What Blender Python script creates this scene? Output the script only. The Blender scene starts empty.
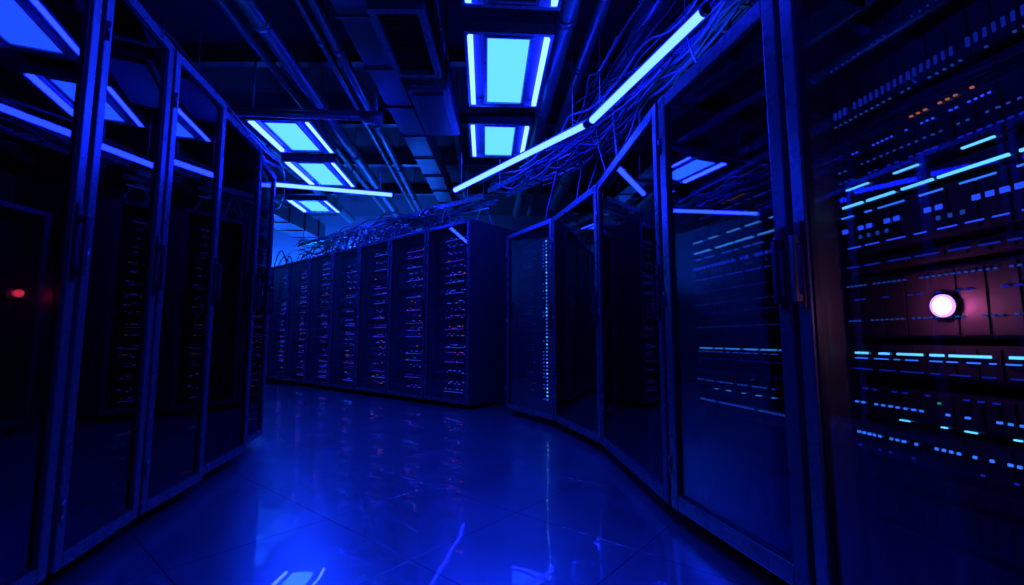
import bpy, math, random
from mathutils import Vector, Matrix
random.seed(7)
scene = bpy.context.scene
try:
    scene.view_settings.view_transform = 'Standard'
    scene.view_settings.look = 'None'
except Exception as e:
    print(e)

# ------------------------------------------------------------ materials
def principled(name, col, rough=0.4, metal=0.0, spec=0.5, noise=0.0, nscale=8.0, coat=0.0, bump=0.0):
    m = bpy.data.materials.new(name); m.use_nodes = True
    nt = m.node_tree; b = nt.nodes['Principled BSDF']
    b.inputs['Base Color'].default_value = (*col, 1)
    b.inputs['Roughness'].default_value = rough
    b.inputs['Metallic'].default_value = metal
    b.inputs['Specular IOR Level'].default_value = spec
    b.inputs['Coat Weight'].default_value = coat
    if noise > 0 or bump > 0:
        tc = nt.nodes.new('ShaderNodeTexCoord')
        n = nt.nodes.new('ShaderNodeTexNoise'); n.inputs['Scale'].default_value = nscale
        n.inputs['Detail'].default_value = 4
        nt.links.new(tc.outputs['Object'], n.inputs['Vector'])
        mr = nt.nodes.new('ShaderNodeMapRange')
        mr.inputs['To Min'].default_value = max(0.02, rough - noise)
        mr.inputs['To Max'].default_value = min(1, rough + noise)
        nt.links.new(n.outputs['Fac'], mr.inputs['Value'])
        nt.links.new(mr.outputs['Result'], b.inputs['Roughness'])
        if bump > 0:
            bp = nt.nodes.new('ShaderNodeBump'); bp.inputs['Strength'].default_value = bump
            nt.links.new(n.outputs['Fac'], bp.inputs['Height'])
            nt.links.new(bp.outputs['Normal'], b.inputs['Normal'])
    return m

def emis(name, col, s):
    m = bpy.data.materials.new(name); m.use_nodes = True
    nt = m.node_tree; nt.nodes.clear()
    e = nt.nodes.new('ShaderNodeEmission'); o = nt.nodes.new('ShaderNodeOutputMaterial')
    e.inputs[0].default_value = (*col, 1); e.inputs[1].default_value = s
    nt.links.new(e.outputs[0], o.inputs[0])
    return m

def glass_mat(name, tint, base, edge):
    m = bpy.data.materials.new(name); m.use_nodes = True
    nt = m.node_tree; nt.nodes.clear()
    o = nt.nodes.new('ShaderNodeOutputMaterial')
    t = nt.nodes.new('ShaderNodeBsdfTransparent'); t.inputs[0].default_value = (*tint, 1)
    g = nt.nodes.new('ShaderNodeBsdfGlossy'); g.inputs['Roughness'].default_value = 0.015
    g.inputs['Color'].default_value = (0.8, 0.9, 1, 1)
    lw = nt.nodes.new('ShaderNodeLayerWeight'); lw.inputs['Blend'].default_value = 0.35
    mr = nt.nodes.new('ShaderNodeMapRange')
    mr.inputs['To Min'].default_value = base; mr.inputs['To Max'].default_value = edge
    mx = nt.nodes.new('ShaderNodeMixShader')
    nt.links.new(lw.outputs['Fresnel'], mr.inputs['Value'])
    nt.links.new(mr.outputs[0], mx.inputs[0])
    nt.links.new(t.outputs[0], mx.inputs[1]); nt.links.new(g.outputs[0], mx.inputs[2])
    nt.links.new(mx.outputs[0], o.inputs[0])
    return m

M = {}
M['frame'] = principled('cabinet_frame_paint', (0.11, 0.19, 0.14), 0.28, 0.5, 0.6, 0.05, 20)
M['body'] = principled('cabinet_body_paint', (0.03, 0.045, 0.036), 0.4, 0.2, 0.5, 0.06, 15)
M['dark'] = principled('equipment_black', (0.012, 0.013, 0.014), 0.5, 0.1, 0.4, 0.05, 30)
M['face'] = principled('equipment_faceplate', (0.03, 0.034, 0.034), 0.4, 0.4, 0.5, 0.06, 30)
M['rubber'] = principled('cable_rubber', (0.03, 0.045, 0.045), 0.32, 0.0, 0.6, 0.05, 30)
M['pipe'] = principled('pipe_metal', (0.16, 0.22, 0.18), 0.34, 0.6, 0.5, 0.1, 6)
M['duct'] = principled('duct_metal', (0.09, 0.12, 0.10), 0.42, 0.5, 0.5, 0.1, 5)
M['handle'] = principled('handle_metal', (0.12, 0.14, 0.15), 0.25, 0.8, 0.5)
M['glass'] = glass_mat('tinted_door_glass', (0.45, 0.50, 0.65), 0.08, 0.55)
M['glassdark'] = glass_mat('smoked_door_glass', (0.20, 0.23, 0.31), 0.06, 0.5)
M['glassclear'] = glass_mat('clear_door_glass', (0.85, 0.9, 0.95), 0.03, 0.3)
M['blue'] = emis('led_blue', (0.03, 0.16, 1.0), 1.6)
M['dimblue'] = emis('led_dim_blue', (0.02, 0.10, 0.7), 0.55)
M['rblue'] = emis('led_rack_blue', (0.02, 0.07, 1.0), 1.4)
M['rdim'] = emis('led_rack_dim', (0.01, 0.03, 0.7), 0.5)
M['cyan'] = emis('led_cyan', (0.10, 0.45, 1.0), 2.4)
M['violet'] = emis('led_violet', (0.10, 0.03, 1.0), 1.0)
M['red'] = emis('led_red', (1.0, 0.08, 0.10), 0.8)
M['orange'] = emis('led_orange', (1.0, 0.22, 0.06), 0.6)
M['green'] = emis('led_green', (0.05, 0.8, 0.35), 0.5)
M['panel'] = emis('light_panel_diffuser', (0.0075, 0.038, 1.0), 21.0)
M['strip'] = emis('light_strip_diffuser', (0.0055, 0.0135, 1.0), 85.0)
M['tube'] = emis('led_tube_diffuser', (0.0040, 0.0105, 1.0), 85.0)
M['wash'] = emis('added_washer_diffuser', (0.008, 0.09, 1.0), 620.0)
M['lamp'] = emis('indicator_lamp_lens', (1.0, 0.85, 1.0), 60.0)
M['lamphalo'] = emis('indicator_lamp_halo', (0.75, 0.30, 1.0), 2.2)
M['flarespot'] = emis('flare_spot_red', (1.0, 0.02, 0.03), 0.6)
M['unlit'] = principled('unlit_diffuser', (0.08, 0.09, 0.1), 0.4)

# ------------------------------------------------------------ mesh builder
class MB:
    def __init__(s): s.v = []; s.f = []; s.mi = []; s.mats = []
    def m(s, k):
        if k not in s.mats: s.mats.append(k)
        return s.mats.index(k)
    def box(s, x0, x1, y0, y1, z0, z1, k):
        s.hexa([(x0,y0,z0),(x1,y0,z0),(x1,y1,z0),(x0,y1,z0),(x0,y0,z1),(x1,y0,z1),(x1,y1,z1),(x0,y1,z1)], k)
    def hexa(s, p, k):
        b = len(s.v); s.v += p; i = s.m(k)
        for q in [(0,3,2,1),(4,5,6,7),(0,1,5,4),(1,2,6,5),(2,3,7,6),(3,0,4,7)]:
            s.f.append(tuple(b+j for j in q)); s.mi.append(i)
    def cyl(s, a, c, r, k, n=12, r2=None):
        a = Vector(a); c = Vector(c); d = (c-a).normalized()
        u = d.orthogonal().normalized(); w = d.cross(u); b = len(s.v); i = s.m(k)
        r2 = r if r2 is None else r2
        for P, R in ((a, r), (c, r2)):
            for j in range(n):
                t = 2*math.pi*j/n
                s.v.append(tuple(P + u*math.cos(t)*R + w*math.sin(t)*R))
        for j in range(n):
            s.f.append((b+j, b+(j+1) % n, b+n+(j+1) % n, b+n+j)); s.mi.append(i)
        s.f.append(tuple(b+j for j in reversed(range(n)))); s.mi.append(i)
        s.f.append(tuple(b+n+j for j in range(n))); s.mi.append(i)
    def ring(s, x0, x1, z0, z1, t, y0, y1, k, tb=None):
        tb = t if tb is None else tb
        s.box(x0, x0+t, y0, y1, z0, z1, k); s.box(x1-t, x1, y0, y1, z0, z1, k)
        s.box(x0+t, x1-t, y0, y1, z0, z0+tb, k); s.box(x0+t, x1-t, y0, y1, z1-tb, z1, k)
    def hring(s, x0, x1, y0, y1, t, z0, z1, k):
        s.box(x0, x0+t, y0, y1, z0, z1, k); s.box(x1-t, x1, y0, y1, z0, z1, k)
        s.box(x0+t, x1-t, y0, y0+t, z0, z1, k); s.box(x0+t, x1-t, y1-t, y1, z0, z1, k)
    def build(s, name, parent=None, bevel=0, loc=None, rz=0, smooth=False):
        me = bpy.data.meshes.new(name); me.from_pydata(s.v, [], s.f)
        for k in s.mats: me.materials.append(M[k])
        me.polygons.foreach_set('material_index', s.mi)
        me.update()
        o = bpy.data.objects.new(name, me); scene.collection.objects.link(o)
        if parent: o.parent = parent
        if loc: o.location = loc
        o.rotation_euler = (0, 0, rz)
        if bevel:
            b = o.modifiers.new('bevel', 'BEVEL'); b.width = bevel; b.segments = 2; b.limit_method = 'ANGLE'
        if smooth:
            for p in me.polygons:
                p.use_smooth = len(p.vertices) == 4
        return o

def empty(name, loc=(0,0,0), rz=0, parent=None):
    e = bpy.data.objects.new(name, None); e.empty_display_size = 0.2
    e.location = loc; e.rotation_euler = (0, 0, rz); e.parent = parent
    scene.collection.objects.link(e); return e

def curves(name, lines, mat, parent=None):
    cu = bpy.data.curves.new(name, 'CURVE'); cu.dimensions = '3D'
    cu.bevel_depth = 1.0; cu.bevel_resolution = 2; cu.resolution_u = 5
    for pts, r in lines:
        sp = cu.splines.new('NURBS'); sp.points.add(len(pts)-1)
        for i, p in enumerate(pts):
            sp.points[i].co = (*p, 1); sp.points[i].radius = r
        sp.order_u = 4; sp.use_endpoint_u = True
    cu.materials.append(M[mat])
    o = bpy.data.objects.new(name, cu); scene.collection.objects.link(o)
    if parent: o.parent = parent
    return o

# ------------------------------------------------------------ room
X0, X1, Y0, Y1, ZC = -8.0, 3.0, -3.0, 11.6, 4.0
def floor_mat():
    m = principled('polished_floor_tile', (0.03, 0.04, 0.1), 0.1)
    nt = m.node_tree; b = nt.nodes['Principled BSDF']
    tc = nt.nodes.new('ShaderNodeTexCoord'); mp = nt.nodes.new('ShaderNodeMapping')
    mp.inputs['Rotation'].default_value = (0, 0, math.radians(40))
    mp.inputs['Location'].default_value = (0.2, 0.1, 0)
    br = nt.nodes.new('ShaderNodeTexBrick'); br.offset = 0; br.squash = 1
    br.inputs['Scale'].default_value = 1.0
    br.inputs['Brick Width'].default_value = 0.6; br.inputs['Row Height'].default_value = 0.6
    br.inputs['Mortar Size'].default_value = 0.0025; br.inputs['Mortar Smooth'].default_value = 0.3
    br.inputs['Color1'].default_value = (0.26, 0.55, 0.42, 1); br.inputs['Color2'].default_value = (0.24, 0.50, 0.38, 1)
    br.inputs['Mortar'].default_value = (0.05, 0.06, 0.07, 1)
    nt.links.new(tc.outputs['Object'], mp.inputs[0]); nt.links.new(mp.outputs[0], br.inputs['Vector'])
    nt.links.new(br.outputs['Color'], b.inputs['Base Color'])
    n = nt.nodes.new('ShaderNodeTexNoise'); n.inputs['Scale'].default_value = 3.0; n.inputs['Detail'].default_value = 5
    nt.links.new(tc.outputs['Object'], n.inputs['Vector'])
    mr = nt.nodes.new('ShaderNodeMapRange'); mr.inputs['To Min'].default_value = 0.24; mr.inputs['To Max'].default_value = 0.37
    nt.links.new(n.outputs['Fac'], mr.inputs['Value']); nt.links.new(mr.outputs[0], b.inputs['Roughness'])
    b.inputs['Metallic'].default_value = 0.85
    b.inputs['Coat Weight'].default_value = 1.0; b.inputs['Coat Roughness'].default_value = 0.02; b.inputs['Coat IOR'].default_value = 2.3
    n2 = nt.nodes.new('ShaderNodeTexNoise'); n2.inputs['Scale'].default_value = 1.6
    nt.links.new(tc.outputs['Object'], n2.inputs['Vector'])
    bp = nt.nodes.new('ShaderNodeBump'); bp.inputs['Strength'].default_value = 0.05; bp.inputs['Distance'].default_value = 0.1
    nt.links.new(n2.outputs['Fac'], bp.inputs['Height'])
    bp2 = nt.nodes.new('ShaderNodeBump'); bp2.inputs['Strength'].default_value = 0.3; bp2.inputs['Distance'].default_value = 0.003
    bp2.invert = True
    nt.links.new(br.outputs['Fac'], bp2.inputs['Height']); nt.links.new(bp.outputs[0], bp2.inputs['Normal'])
    nt.links.new(bp2.outputs[0], b.inputs['Normal']); nt.links.new(bp2.outputs[0], b.inputs['Coat Normal'])
    return m
M['floor'] = floor_mat()
M['wall'] = principled('painted_wall', (0.16, 0.21, 0.20), 0.7, 0, 0.3, 0.1, 4, bump=0.1)
M['ceil'] = principled('ceiling_soffit', (0.025, 0.03, 0.03), 0.8, 0, 0.3, 0.1, 4, bump=0.2)
def slab(name, a, k):
    b = MB(); b.box(*a, k); return b.build(name)
slab('floor', (X0, X1, Y0, Y1, -0.1, 0), 'floor')
slab('ceiling', (X0, X1, Y0, Y1, ZC, ZC+0.1), 'ceil')
slab('wall_left', (X0-0.1, X0, Y0, Y1, 0, ZC), 'wall')
slab('wall_right', (X1, X1+0.1, Y0, Y1, 0, ZC), 'wall')
slab('wall_back', (X0, X1, Y1, Y1+0.1, 0, ZC), 'wall')
slab('wall_front', (X0, X1, Y0-0.1, Y0, 0, ZC), 'wall')
slab('baseboard_back', (X0, X1, Y1-0.02, Y1, 0, 0.1), 'body')

# ------------------------------------------------------------ cabinets
def cabinet(p0, p1, h, depth=0.85, kind='dim', stile=0.05, glass='glass', taper=0.06, name='server_cabinet', handle='right', ajar=0.0):
    p0 = Vector(p0); p1 = Vector(p1); d = p1-p0; W = d.length - 0.012
    rz = math.atan2(d.y, d.x)
    u = d.normalized()
    e = empty(name, (p0.x+u.x*0.006, p0.y+u.y*0.006, 0), rz)
    zb = 0.05
    # carcass
    b = MB(); t = 0.02; tp = taper
    def panel(x0f, x1f, x0b, x1b, y0, y1, z0, z1, k='body'):
        b.hexa([(x0f,y0,z0),(x1f,y0,z0),(x1b,y1,z0),(x0b,y1,z0),(x0f,y0,z1),(x1f,y0,z1),(x1b,y1,z1),(x0b,y1,z1)], k)
    panel(0, t, tp, tp+t, 0.0, depth, zb, h)
    panel(W-t, W, W-tp-t, W-tp, 0.0, depth, zb, h)
    panel(t, W-t, tp+t, W-tp-t, 0.0, depth, h-t, h)
    panel(t, W-t, tp+t, W-tp-t, 0.0, depth, zb, zb+t)
    b.box(tp+t, W-tp-t, depth-0.02, depth, zb+t, h-t, 'body')
    b.ring(t, W-t, zb+t, h-t, 0.022, 0.0, 0.03, 'body')
    b.box(0.1, W-0.1, 0.12, 0.16, h, h+0.02, 'frame')
    b.box(0.1, W-0.1, depth-0.2, depth-0.16, h, h+0.02, 'frame')
    for fx in (0.07, W-0.07):
        for fy in (0.06, depth-0.1):
            xx = fx
            if fy > 0.3: xx = fx + (tp if fx < W/2 else -tp)
            b.cyl((xx, fy, 0.0), (xx, fy, 0.015), 0.028, 'dark', 12)
            b.cyl((xx, fy, 0.015), (xx, fy, zb), 0.011, 'handle', 8)
    b.build('carcass', e, bevel=0.003)
    # door (hung on its own hinge line; some are turned a few degrees to place tube reflections)
    door = empty('door', (0, 0, 0), -math.radians(ajar), e)
    b = MB(); dz0 = zb+0.012; dz1 = h-0.008
    b.ring(0.006, W-0.006, dz0, dz1, stile, -0.034, -0.004, 'frame', stile*1.15)
    b.ring(0.006+stile, W-0.006-stile, dz0+stile*1.15, dz1-stile*1.15, 0.008, -0.026, -0.006, 'dark')
    b.build('door_frame', door, bevel=0.005)
    b = MB(); b.box(0.006+stile+0.004, W-0.01-stile, -0.018, -0.014, dz0+stile*1.15+.004, dz1-stile*1.15-.004, glass)
    b.build('door_glass', door)
    b = MB(); hx = W-0.006-stile*0.5 if handle == 'right' else 0.006+stile*0.5
    hz = h*0.52
    b.box(hx-0.013, hx+0.013, -0.042, -0.032, hz-0.13, hz+0.13, 'dark')
    b.box(hx-0.009, hx+0.009, -0.066, -0.054, hz-0.11, hz+0.09, 'handle')
    b.box(hx-0.008, hx+0.008, -0.056, -0.040, hz+0.065, hz+0.09, 'handle')
    b.box(hx-0.008, hx+0.008, -0.056, -0.040, hz-0.11, hz-0.085, 'handle')
    b.cyl((hx, -0.046, hz-0.12), (hx, -0.038, hz-0.12), 0.008, 'handle', 12)
    b.build('door_handle', door, bevel=0.002)
    b = MB(); ox = 0.006+0.008 if handle == 'right' else W-0.006-0.008
    for zz in (0.25, h/2, h-0.25):
        b.cyl((ox, -0.038, zz-0.035), (ox, -0.038, zz+0.035), 0.006, 'frame', 10)
    b.build('door_hinges', door, smooth=True)
    # equipment
    b = MB(); L = MB(); F = 0.10
    ex0, ex1 = 0.075, W-0.075
    for rx in (ex0-0.02, ex1):
        b.box(rx, rx+0.02, F-0.004, F+0.03, zb+0.05, h-0.05, 'face')
    def unit(z, n, k='face'):
        hh = n*0.0445-0.004
        b.box(ex0, ex1, F, F+0.5, z, z+hh, 'dark')
        b.box(ex0-0.012, ex0+0.012, F-0.008, F, z, z+hh, k)
        b.box(ex1-0.012, ex1+0.012, F-0.008, F, z, z+hh, k)
        return hh
    def led(x, z, w, hh, k):
        L.box(x, x+w, F-0.013, F-0.007, z, z+hh, k)
    if kind == 'near':
        U = [(0.14,4),(0.33,2),(0.43,1),(0.49,2),(0.59,2),(0.70,2),(0.80,4),(0.985,1),(1.04,3),(1.18,1),(1.235,3),(1.38,1),(1.435,3),(1.60,2),(1.72,2)]
        for z, n in U:
            hh = unit(z, n)
            b.box(ex0+0.012, ex1-0.012, F-0.006, F, z+0.004, z+hh-0.004, 'face')
            x = ex0+0.03; bw = random.choice([0.03, 0.045, 0.06])
            while x + bw < ex1-0.03:
                b.box(x, x+bw-0.006, F-0.010, F-0.006, z+0.009, z+hh-0.009, 'dark')
                x += bw
        def dots(z, x0, x1, p, w, hh, k, prob=1.0):
            x = x0
            while x < x1:
                if random.random() < prob: led(x, z, w, hh, k)
                x += p
        def dashes(z, x0, x1, hh, k, lo, hi, gap):
            x = x0 + random.random()*0.03
            while x < x1:
                w = random.uniform(lo, hi); led(x, z, min(w, x1-x), hh, k); x += w + random.uniform(*gap)
        a, c = ex0-0.02, ex1+0.01
        dots(1.62, a, c, 0.019, 0.003, 0.004, 'rdim', 0.7)
        dots(1.465, a, c, 0.017, 0.006, 0.022, 'rdim', 0.95)
        dots(1.44, a, c, 0.017, 0.004, 0.004, 'dimblue', 0.7)
        dots(1.365, a+0.22, a+0.36, 0.017, 0.006, 0.004, 'orange', 0.7)
        dots(1.335, a+0.05, c, 0.013, 0.005, 0.004, 'rblue', 0.8)
        dots(1.295, a, c, 0.019, 0.006, 0.004, 'dimblue', 0.8)
        dots(1.262, a, c, 0.019, 0.009, 0.004, 'rdim', 0.8)
        dashes(1.235, a, c, 0.004, 'cyan', 0.02, 0.08, (0.03, 0.10))
        dashes(1.185, a, c, 0.006, 'cyan', 0.05, 0.15, (0.006, 0.05))
        dashes(1.155, a, c, 0.004, 'blue', 0.02, 0.08, (0.01, 0.05))
        dots(1.11, a, c, 0.026, 0.015, 0.012, 'rblue', 0.75)
        dots(1.085, a, c, 0.026, 0.008, 0.010, 'dimblue', 0.5)
        dashes(1.062, a, c, 0.003, 'rblue', 0.01, 0.05, (0.01, 0.03))
        dashes(1.005, a, c, 0.004, 'rdim', 0.02, 0.06, (0.01, 0.03))
        dots(0.95, a, c, 0.014, 0.006, 0.004, 'dimblue', 0.8)
        dots(0.91, a, c, 0.022, 0.012, 0.004, 'rdim', 0.6)
        dots(0.85, a, c, 0.014, 0.006, 0.004, 'dimblue', 0.8)
        dashes(0.758, a, c, 0.006, 'cyan', 0.01, 0.09, (0.006, 0.04))
        dashes(0.745, a, c, 0.003, 'blue', 0.01, 0.04, (0.01, 0.03))
        dashes(0.715, a, c, 0.003, 'rdim', 0.02, 0.06, (0.01, 0.03))
        dots(0.66, a, c, 0.028, 0.012, 0.004, 'rdim', 0.6)
        dots(0.645, a, c, 0.028, 0.006, 0.004, 'green', 0.08)
        dots(0.62, a, c, 0.020, 0.008, 0.005, 'blue', 0.7)
        dashes(0.59, a+0.1, c, 0.003, 'cyan', 0.008, 0.03, (0.03, 0.09))
        dots(0.535, a, c, 0.016, 0.007, 0.006, 'blue', 0.85)
        dots(0.50, a, c, 0.03, 0.007, 0.004, 'rdim', 0.5)
    elif kind == 'far':
        z = zb+0.10
        while z < h-0.2:
            n = random.choice([2, 2, 2, 4]); hh = unit(z, n)
            b.box(ex0+0.012, ex1-0.012, F-0.006, F, z+0.004, z+hh-0.004, 'face')
            for sub in range(n//2):
                row = random.choice(['violet', 'rblue', 'rblue', 'rblue', 'rdim'])
                x = ex0+0.18 + random.random()*0.03
                zz = z+0.02+0.085*sub
                while x < ex1-0.12:
                    r = random.random()
                    k = 'red' if r < 0.05 else 'orange' if r < 0.08 else 'rdim' if r < 0.35 else row
                    if random.random() < 0.78:
                        led(x, zz+random.choice([0, 0.022]), random.choice([0.010, 0.014, 0.026]), 0.009, k)
                    x += random.uniform(0.022, 0.045)
                if random.random() < 0.5: led(ex0+0.16, zz-0.008, ex1-ex0-0.30, 0.004, random.choice(['violet', 'rblue']))
                if random.random() < 0.7: led(ex0+0.06, zz, 0.012, 0.008, 'rdim')
            z += n*0.0445 + random.choice([0, 0, 0.0445])
    elif kind == 'column':
        z = zb+0.10
        while z < h-0.2:
            hh = unit(z, 2)
            b.box(ex0+0.012, ex1-0.012, F-0.006, F, z+0.004, z+hh-0.004, 'face')
            z += 0.0445*2
        z = 0.2
        while z < h-0.14:
            led(W*0.68, z, 0.014, 0.014, 'cyan' if random.random() < 0.3 else 'blue')
            if random.random() < 0.5: led(W*0.62, z, 0.010, 0.010, 'rblue')
            if random.random() < 0.25: led(W*0.3+random.random()*0.15, z, 0.02, 0.006, 'dimblue')
            z += 0.036
    else:
        z = zb+0.10
        while z < h-0.25:
            n = random.choice([1, 2, 2, 4]); hh = unit(z, n)
            b.box(ex0+0.012, ex1-0.012, F-0.006, F, z+0.004, z+hh-0.004, 'face')
            x = ex0+0.03
            while x < ex1-0.06:
                b.box(x, x+0.04, F-0.010, F-0.006, z+0.008, z+hh-0.008, 'dark'); x += 0.048
            if random.random() < 0.2:
                for i in range(random.randint(1, 3)):
                    led(ex0+0.03+random.random()*(ex1-ex0-0.08), z+hh/2, 0.008, 0.004, 'dimblue')
            z += n*0.0445 + random.choice([0, 0.0445])
    b.build('rack_equipment', e)
    if L.v: L.build('status_leds', e)
    return e, W

HR, HL, HF = 1.96, 2.15, 2.22
P = [(-0.04, 5.05), (0.411, 4.26), (0.663, 3.31), (0.735, 2.116), (0.89, 1.38), (1.045, 0.35), (1.18, -0.6)]
kinds = ['column', 'dim', 'dim', 'near', 'near', 'dim']
right = []
for i in range(6):
    st = [0.04, 0.045, 0.05, 0.055, 0.05, 0.05][i]
    g = ['glassclear', 'glassdark', 'glassdark', 'glass', 'glassclear', 'glassdark'][i]
    right.append(cabinet(P[i], P[i+1], HR, 0.85, kinds[i], st, g, 0.09, handle='right' if i != 4 else 'left'))
Q = [(-1.22, 0.32), (-1.35, 0.92), (-1.48, 1.50), (-1.59, 1.98), (-1.703, 2.486), (-1.85, 3.12), (-2.02, 3.65)]
left = []
for i in range(6):
    left.append(cabinet(Q[i], Q[i+1], HL, 0.85, 'dim' if i != 5 else 'column', 0.04, 'glassdark', 0.07, handle='right', ajar=[0, 0, 0, 4.3, 4.3, 3.5][i]))
C0 = Vector((-0.476, 5.27)); CE = Vector((-4.9, 9.06)); dr = (CE-C0).normalized(); w = 0.80
for i in range(8):
    a = C0 + dr*w*(i+1); c = C0 + dr*w*i
    cabinet(a, c, HF, 1.0, 'far', 0.035, 'glassclear', 0.0, name='server_rack')

def plight(name, parent, loc, en, col, r=0.012):
    ld = bpy.data.lights.new(name, 'POINT'); ld.energy = en; ld.color = col; ld.shadow_soft_size = r
    lo = bpy.data.objects.new(name, ld); lo.parent = parent; lo.location = loc; scene.collection.objects.link(lo)
# indicator lamp in the near cabinet
e4, W4 = right[4]
lx, lz = 0.318, 0.878
b = MB()
b.cyl((lx, 0.092, lz), (lx, 0.080, lz), 0.028, 'dark', 32)
b.cyl((lx, 0.080, lz), (lx, 0.076, lz), 0.027, 'lamphalo', 32)  # glowing violet rim imitates the halo round the lamp
b.cyl((lx, 0.076, lz), (lx, 0.070, lz), 0.020, 'lamp', 32, 0.014)
b.build('indicator_lamp', e4)
plight('indicator_halo_light', e4, (lx, 0.055, lz), 1.5, (1, 0.12, 0.45))  # added pink point light, spreads the lamp's halo over the equipment
# added red lamp in a left cabinet, stands in for a lens flare ghost
e1, W1 = left[1]
b = MB(); b.cyl((0.49, 0.09, 0.94), (0.49, 0.078, 0.94), 0.018, 'dark', 24); b.cyl((0.49, 0.078, 0.94), (0.49, 0.073, 0.94), 0.014, 'flarespot', 24, 0.011)
b.build('flare_spot', e1)
plight('flare_spot_glow', e1, (0.49, 0.05, 0.94), 0.8, (1, 0.02, 0.03))

# ------------------------------------------------------------ ceiling lights
def fixture(x, y, L, Wd=0.62, z=3.2, rz=math.radians(3.3), lit=True):
    e = empty('ceiling_light', (x, y, z), rz)
    b = MB(); hw = Wd/2+0.05; hl = L/2+0.05
    b.hring(-hw, hw, -hl, hl, 0.035, 0.0, 0.09, 'frame')
    b.box(-hw+0.035, hw-0.035, -hl+0.035, hl-0.035, 0.06, 0.09, 'body')
    b.hring(-0.2, 0.2, -L/2, L/2, 0.025, 0.0, 0.06, 'frame')
    for sx in (-hw+0.06, hw-0.06):
        for sy in (-hl+0.06, hl-0.06):
            b.cyl((sx, sy, 0.09), (sx, sy, ZC-z), 0.006, 'pipe', 8)
    b.build('housing', e, bevel=0.004)
    b = MB(); b.box(-0.17, 0.17, -L/2+0.03, L/2-0.03, 0.015, 0.03, 'panel' if lit else 'unlit'); b.build('diffuser_panel', e)
    b = MB()
    for s in (-1, 1):
        b.box(s*Wd/2-0.022, s*Wd/2+0.022, -L/2, L/2, -0.004, 0.03, 'strip')
    b.build('edge_strips', e)
for x, y, L, lit in [(-0.055, 3.94, 1.06, 1), (-0.16, 5.375, 0.87, 1), (0.03, 2.45, 1.2, 0), (-2.62, 5.25, 0.81, 1), (-2.80, 6.5, 0.95, 1), (-3.6, 8.1, 0.7, 1), (0.2, 0.2, 1.2, 0)]:
    fixture(x, y, L, lit=bool(lit))

def tube(p, q, r=0.02, mat='tube'):
    p = Vector(p); q = Vector(q); d = q-p; L = d.length
    e = empty('led_tube_light', tuple(p), math.atan2(d.y, d.x))
    b = MB(); b.cyl((0, 0, 0), (L, 0, q.z-p.z), r, mat, 16); b.build('tube', e, smooth=True)
    b = MB(); b.box(-0.03, L+0.03, -0.010, 0.010, r*0.8, r*0.8+0.02, 'frame')
    b.cyl((-0.03, 0, 0), (0.0, 0, 0), r*1.15, 'dark', 16); b.cyl((L, 0, 0), (L+0.03, 0, 0), r*1.15, 'dark', 16)
    for xx in (0.15, L-0.15): b.cyl((xx, 0, 0.03), (xx, 0, ZC-p.z), 0.005, 'pipe', 8)
    b.build('channel', e)
tube((-0.73, 5.67, 2.7), (0.652, 3.89, 2.7), 0.028)
tube((0.70, 3.80, 2.7), (1.117, 2.48, 2.7), 0.028)
tube((-4.6, 4.95, 2.7), (-1.59, 5.87, 2.7), 0.023)  # left end lengthened out of view for its reflection in the right doors

# added washers hidden behind the racks, for a blue glow on the wall
for x in (-6.4, -4.6, -2.6):
    e = empty('added_wall_washer', (x, 11.0, 0), 0)
    b = MB(); b.box(-0.6, 0.6, -0.05, 0.05, 2.05, 2.10, 'body'); b.box(-0.04, 0.04, -0.04, 0.04, 0, 2.05, 'body'); b.box(-.2,.2,-.15,.15,0,.02,'body'); b.build('stand', e)
    b = MB(); b.box(-0.57, 0.57, -0.03, 0.03, 2.10, 2.115, 'wash'); b.build('diffuser', e)

# added up-lights on the cabinet roofs, put in to brighten the ceiling services
def fill_uplight(x, y, z, en, sx=0.8, sy=0.3, col=(0.008, 0.08, 1.0)):
    e = empty('added_roof_uplight', (x, y, z), 0)
    b = MB(); b.hring(-sx/2-0.03, sx/2+0.03, -sy/2-0.03, sy/2+0.03, 0.03, 0.0, 0.09, 'body'); b.box(-sx/2, sx/2, -sy/2, sy/2, 0, 0.02, 'body'); b.build('housing', e)
    l = bpy.data.lights.new('lamp', 'AREA'); l.shape = 'RECTANGLE'; l.size = sx; l.size_y = sy; l.energy = en; l.color = col
    o = bpy.data.objects.new('lamp', l); o.rotation_euler = (math.pi, 0, 0); o.location = (0, 0, 0.05); o.parent = e; scene.collection.objects.link(o)
fill_uplight(-2.25, 2.6, HL+0.02, 10, 0.3, 0.8)
fill_uplight(1.30, 3.0, HR+0.02, 22, 0.3, 0.8)
fill_uplight(-0.55, 6.1, HF+0.02, 16, 0.5, 0.3)
fill_uplight(-2.9, 8.05, HF+0.02, 55, 0.5, 0.3)

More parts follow.
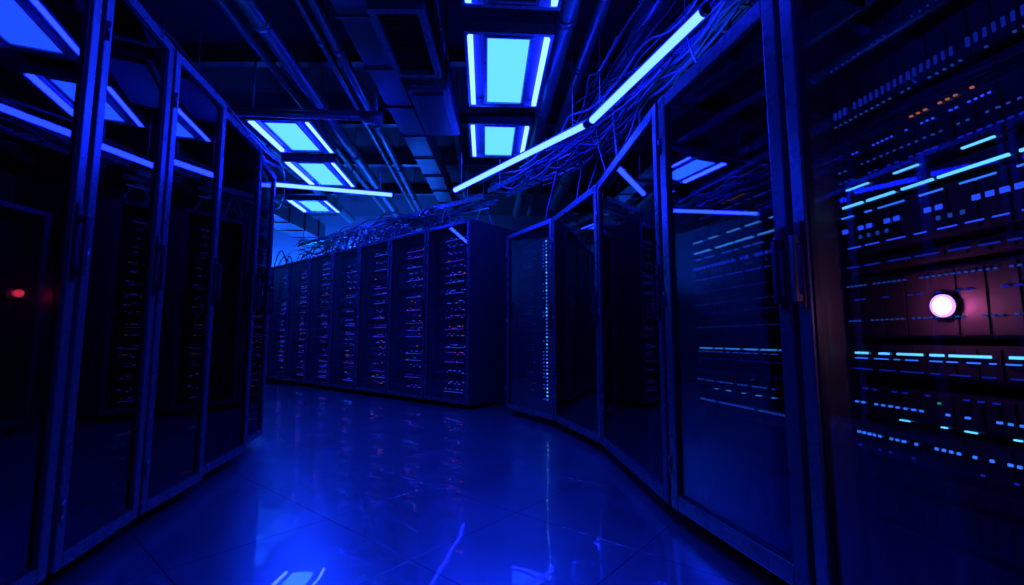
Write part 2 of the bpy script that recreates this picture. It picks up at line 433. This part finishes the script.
# ------------------------------------------------------------ ceiling services
def pipe(name, a, c, r, k='pipe'):
    b = MB(); b.cyl(a, c, r, k, 20)
    a = Vector(a); c = Vector(c); n = max(2, int((c-a).length/1.3))
    for i in range(1, n):
        p = a.lerp(c, i/n); d = (c-a).normalized()*0.03
        b.cyl(p-d, p+d, r*1.18, k, 20)
        b.cyl(p, (p.x, p.y, ZC), 0.006, k, 6)
    b.build(name, smooth=True)
for x, z, r, y0, y1 in [(0.62,3.45,0.085,0.5,9.5),(0.95,3.6,0.06,0.3,10),(1.35,3.5,0.11,0.2,9),(-1.45,3.5,0.05,1,10),(-1.62,3.58,0.035,1,10),
                        (-1.95,3.45,0.07,0.8,10.5),(-0.5,3.75,0.04,1,10),(-2.3,3.65,0.045,0.8,10),(-3.3,3.6,0.09,2,10.5),(-4.3,3.5,0.06,3,10.5),(1.8,3.3,0.07,0.5,8)]:
    s = math.tan(math.radians(3.3))
    pipe('ceiling_pipe', (x, y0, z), (x-s*(y1-y0), y1, z), r)
for y in (1.9, 3.3, 4.75, 6.2, 7.7, 9.3):
    b = MB(); z = 3.82
    b.box(-7.5, 2.9, y-0.05, y+0.05, z, z+0.015, 'duct'); b.box(-7.5, 2.9, y-0.05, y+0.05, z+0.165, z+0.18, 'duct'); b.box(-7.5, 2.9, y-0.006, y+0.006, z+.015, z+0.165, 'duct')
    b.build('ceiling_beam')
def duct(x0, x1, y0, y1, z0, z1):
    b = MB(); b.box(x0, x1, y0, y1, z0, z1, 'duct')
    y = y0
    while y <= y1:
        b.box(x0-0.02, x1+0.02, y-0.012, y+0.012, z0-0.02, z1+0.02, 'duct'); y += 0.7
    for y in (y0+0.3, y1-0.3):
        for x in (x0-0.01, x1+0.01): b.cyl((x, y, z1), (x, y, ZC), 0.006, 'pipe', 6)
    b.build('air_duct', bevel=0.004)
duct(-1.35, -1.08, 2.6, 9.0, 3.3, 3.6)
duct(-5.2, -4.6, 5.0, 11.0, 3.2, 3.6)
# ventilation grille
b = MB(); b.hring(-1.05, -0.64, 3.05, 3.92, 0.05, 3.16, 3.24, 'frame')
for i in range(14):
    y = 3.12+i*0.055; b.hexa([(-1.0,y,3.18),(-0.69,y,3.18),(-0.69,y+0.03,3.21),(-1.0,y+0.03,3.21),(-1.0,y,3.185),(-0.69,y,3.185),(-0.69,y+0.03,3.215),(-1.0,y+0.03,3.215)], 'duct')
b.box(-1.0, -0.69, 3.1, 3.87, 3.225, 3.6, 'dark')
for x in (-1.02, -0.67):
    for y in (3.1, 3.87): b.cyl((x,y,3.24),(x,y,ZC),0.008,'pipe',6)
b.build('ventilation_grille', bevel=0.003)
# air conditioning unit
b = MB(); b.box(-0.98, -0.60, 4.05, 5.0, 3.12, 3.42, 'duct'); b.box(-0.93, -0.65, 4.1, 4.95, 3.09, 3.12, 'body')
for i in range(10): b.box(-0.95, -0.63, 4.035, 4.05, 3.15+i*0.025, 3.16+i*0.025, 'frame')
for x in (-0.95, -0.63):
    for y in (4.1, 4.95): b.cyl((x,y,3.42),(x,y,ZC),0.01,'pipe',6)
b.build('air_conditioning_unit', bevel=0.006)
# cross conduit with coupling
b = MB(); b.cyl((-3.2, 4.3, 3.05), (-1.35, 4.45, 3.05), 0.035, 'pipe', 16); b.cyl((-3.2, 4.38, 3.14), (-1.4, 4.53, 3.14), 0.02, 'pipe', 12)
b.cyl((-1.50, 4.44, 3.05), (-1.33, 4.455, 3.05), 0.065, 'pipe', 20); b.cyl((-1.40, 4.45, 3.05), (-1.40, 4.45, ZC), 0.02, 'pipe', 12); b.cyl((-2.6, 4.35, 3.05), (-2.6, 4.35, ZC), 0.012, 'pipe', 12)
b.build('cross_conduit', smooth=True)

def tray(p, q, z, wd=0.3):
    p = Vector(p); q = Vector(q); d = q-p; L = d.length
    b = MB(); b.box(0, L, -wd/2, -wd/2+0.015, 0, 0.07, 'frame'); b.box(0, L, wd/2-0.015, wd/2, 0, 0.07, 'frame')
    x = 0.1
    while x < L: b.box(x, x+0.025, -wd/2+0.015, wd/2-0.015, 0.0, 0.015, 'frame'); x += 0.22
    for xx in (0.3, L-0.3):
        for s in (-1, 1): b.cyl((xx, s*wd/2, 0), (xx, s*wd/2, ZC-z), 0.006, 'pipe', 6)
    b.build('cable_tray', loc=(p.x, p.y, z), rz=math.atan2(d.y, d.x))
tray((-0.2, 6.2), (1.12, 4.4), 2.80, 0.34)
tray((1.15, 4.2), (1.55, 2.2), 2.80, 0.34)
tray((1.56, 2.1), (1.75, 0.4), 2.80, 0.34)
tray((-4.5, 9.7), (-0.3, 6.3), 2.75, 0.34)
tray((-2.55, 1.2), (-2.9, 4.0), 2.85, 0.3)

def along(path, n, lat, zlo, zhi, droop, rr, steps=22, loopy=0.12):
    out = []
    pts = [Vector((*p, 0)) for p in path]
    seg = [(pts[i+1]-pts[i]).length for i in range(len(pts)-1)]; T = sum(seg)
    def at(t):
        s = t*T
        for i, l in enumerate(seg):
            if s <= l or i == len(seg)-1:
                d = (pts[i+1]-pts[i]).normalized(); return pts[i] + d*s, Vector((-d.y, d.x, 0))
            s -= l
    for j in range(n):
        a = random.uniform(0, 0.55); c = random.uniform(a+0.2, min(1, a+0.7)); off = random.uniform(-lat, lat); zz = random.uniform(zlo, zhi)
        ph = random.random()*6; dp = random.random()*droop; fr = random.choice([1, 1.5, 2, 3])
        L = []
        for k in range(steps):
            t = a+(c-a)*k/(steps-1); p, nrm = at(t)
            p = p + nrm*(off + loopy*math.sin(ph+fr*2*k/steps)+random.uniform(-.01, .01))
            p.z = zz - dp*abs(math.sin(ph*0.5+fr*math.pi*k/steps)) + random.uniform(-.006, .006)
            L.append(tuple(p))
        out.append((L, random.uniform(*rr)))
    return out
curves('cable_bundle', along([(-0.45, 6.35), (1.0, 4.4), (1.48, 2.2), (1.7, 0.5)], 70, 0.17, 2.82, 3.05, 0.22, (0.008, 0.016), 26, 0.06), 'rubber')
curves('cable_bundle', along([(-5.0, 10.1), (-0.1, 6.15)], 60, 0.25, 2.45, 2.9, 0.35, (0.007, 0.016), 30, 0.15), 'rubber')
curves('cable_bundle', along([(-2.4, 0.8), (-3.1, 5.4), (-4.5, 8)], 16, 0.2, 2.9, 3.1, 0.2, (0.007, 0.014), 22, 0.1), 'rubber')
curves('cable_bundle', along([(1.25, 0.8), (1.15, 3.0), (0.3, 6.5)], 14, 0.25, 3.0, 3.4, 0.25, (0.007, 0.013), 22, 0.1), 'rubber')
# swagged loops coming down onto the rack roofs
L = []
for i in range(46):
    s = random.uniform(0.3, 6.2); q = C0 + dr*s
    inn = Vector((0.65, 0.76)); d1 = random.uniform(0.15, 0.8)
    base = q + inn*d1; r = random.uniform(0.12, 0.35); zt = random.uniform(2.35, 2.65)
    pts = []
    for k in range(9):
        t = k/8
        pp = base + dr*(t-0.5)*2*r
        pts.append((pp.x, pp.y, HF+0.02 + (zt-HF)*math.sin(math.pi*t)))
    L.append((pts, random.uniform(0.007, 0.014)))
curves('rack_roof_cables', L, 'rubber')
L = []
for i in range(5):
    a, c = Vector((*P[i], 0)), Vector((*P[i+1], 0)); d = (c-a); nrm = Vector((-d.y, d.x, 0)).normalized()
    for j in range(4):
        t = random.uniform(0.15, 0.85); base = a + d*t + nrm*random.uniform(0.3, 0.65)
        top = base + nrm*random.uniform(0, 0.2) + d*random.uniform(-0.3, 0.3)
        pts = [(base.x, base.y, HR+0.01), (base.x, base.y, HR+0.25), ((base.x+top.x)/2, (base.y+top.y)/2, 2.5+random.uniform(-.1, .1)), (top.x, top.y, 2.75), (top.x, top.y, 2.95)]
        L.append((pts, random.uniform(0.006, 0.012)))
curves('cabinet_roof_cables', L, 'rubber')

# ------------------------------------------------------------ world, camera
wd = bpy.data.worlds.new('world'); scene.world = wd; wd.use_nodes = True
bg = wd.node_tree.nodes['Background']; bg.inputs[0].default_value = (0.002, 0.006, 0.04, 1); bg.inputs[1].default_value = 0.2
cam = bpy.data.cameras.new('camera'); co = bpy.data.objects.new('camera', cam); scene.collection.objects.link(co)
cam.lens = 16; cam.sensor_width = 36; cam.clip_start = 0.01
co.location = (0, 0, 0.8); co.rotation_euler = (math.radians(90+5.84), 0, 0)
scene.camera = co
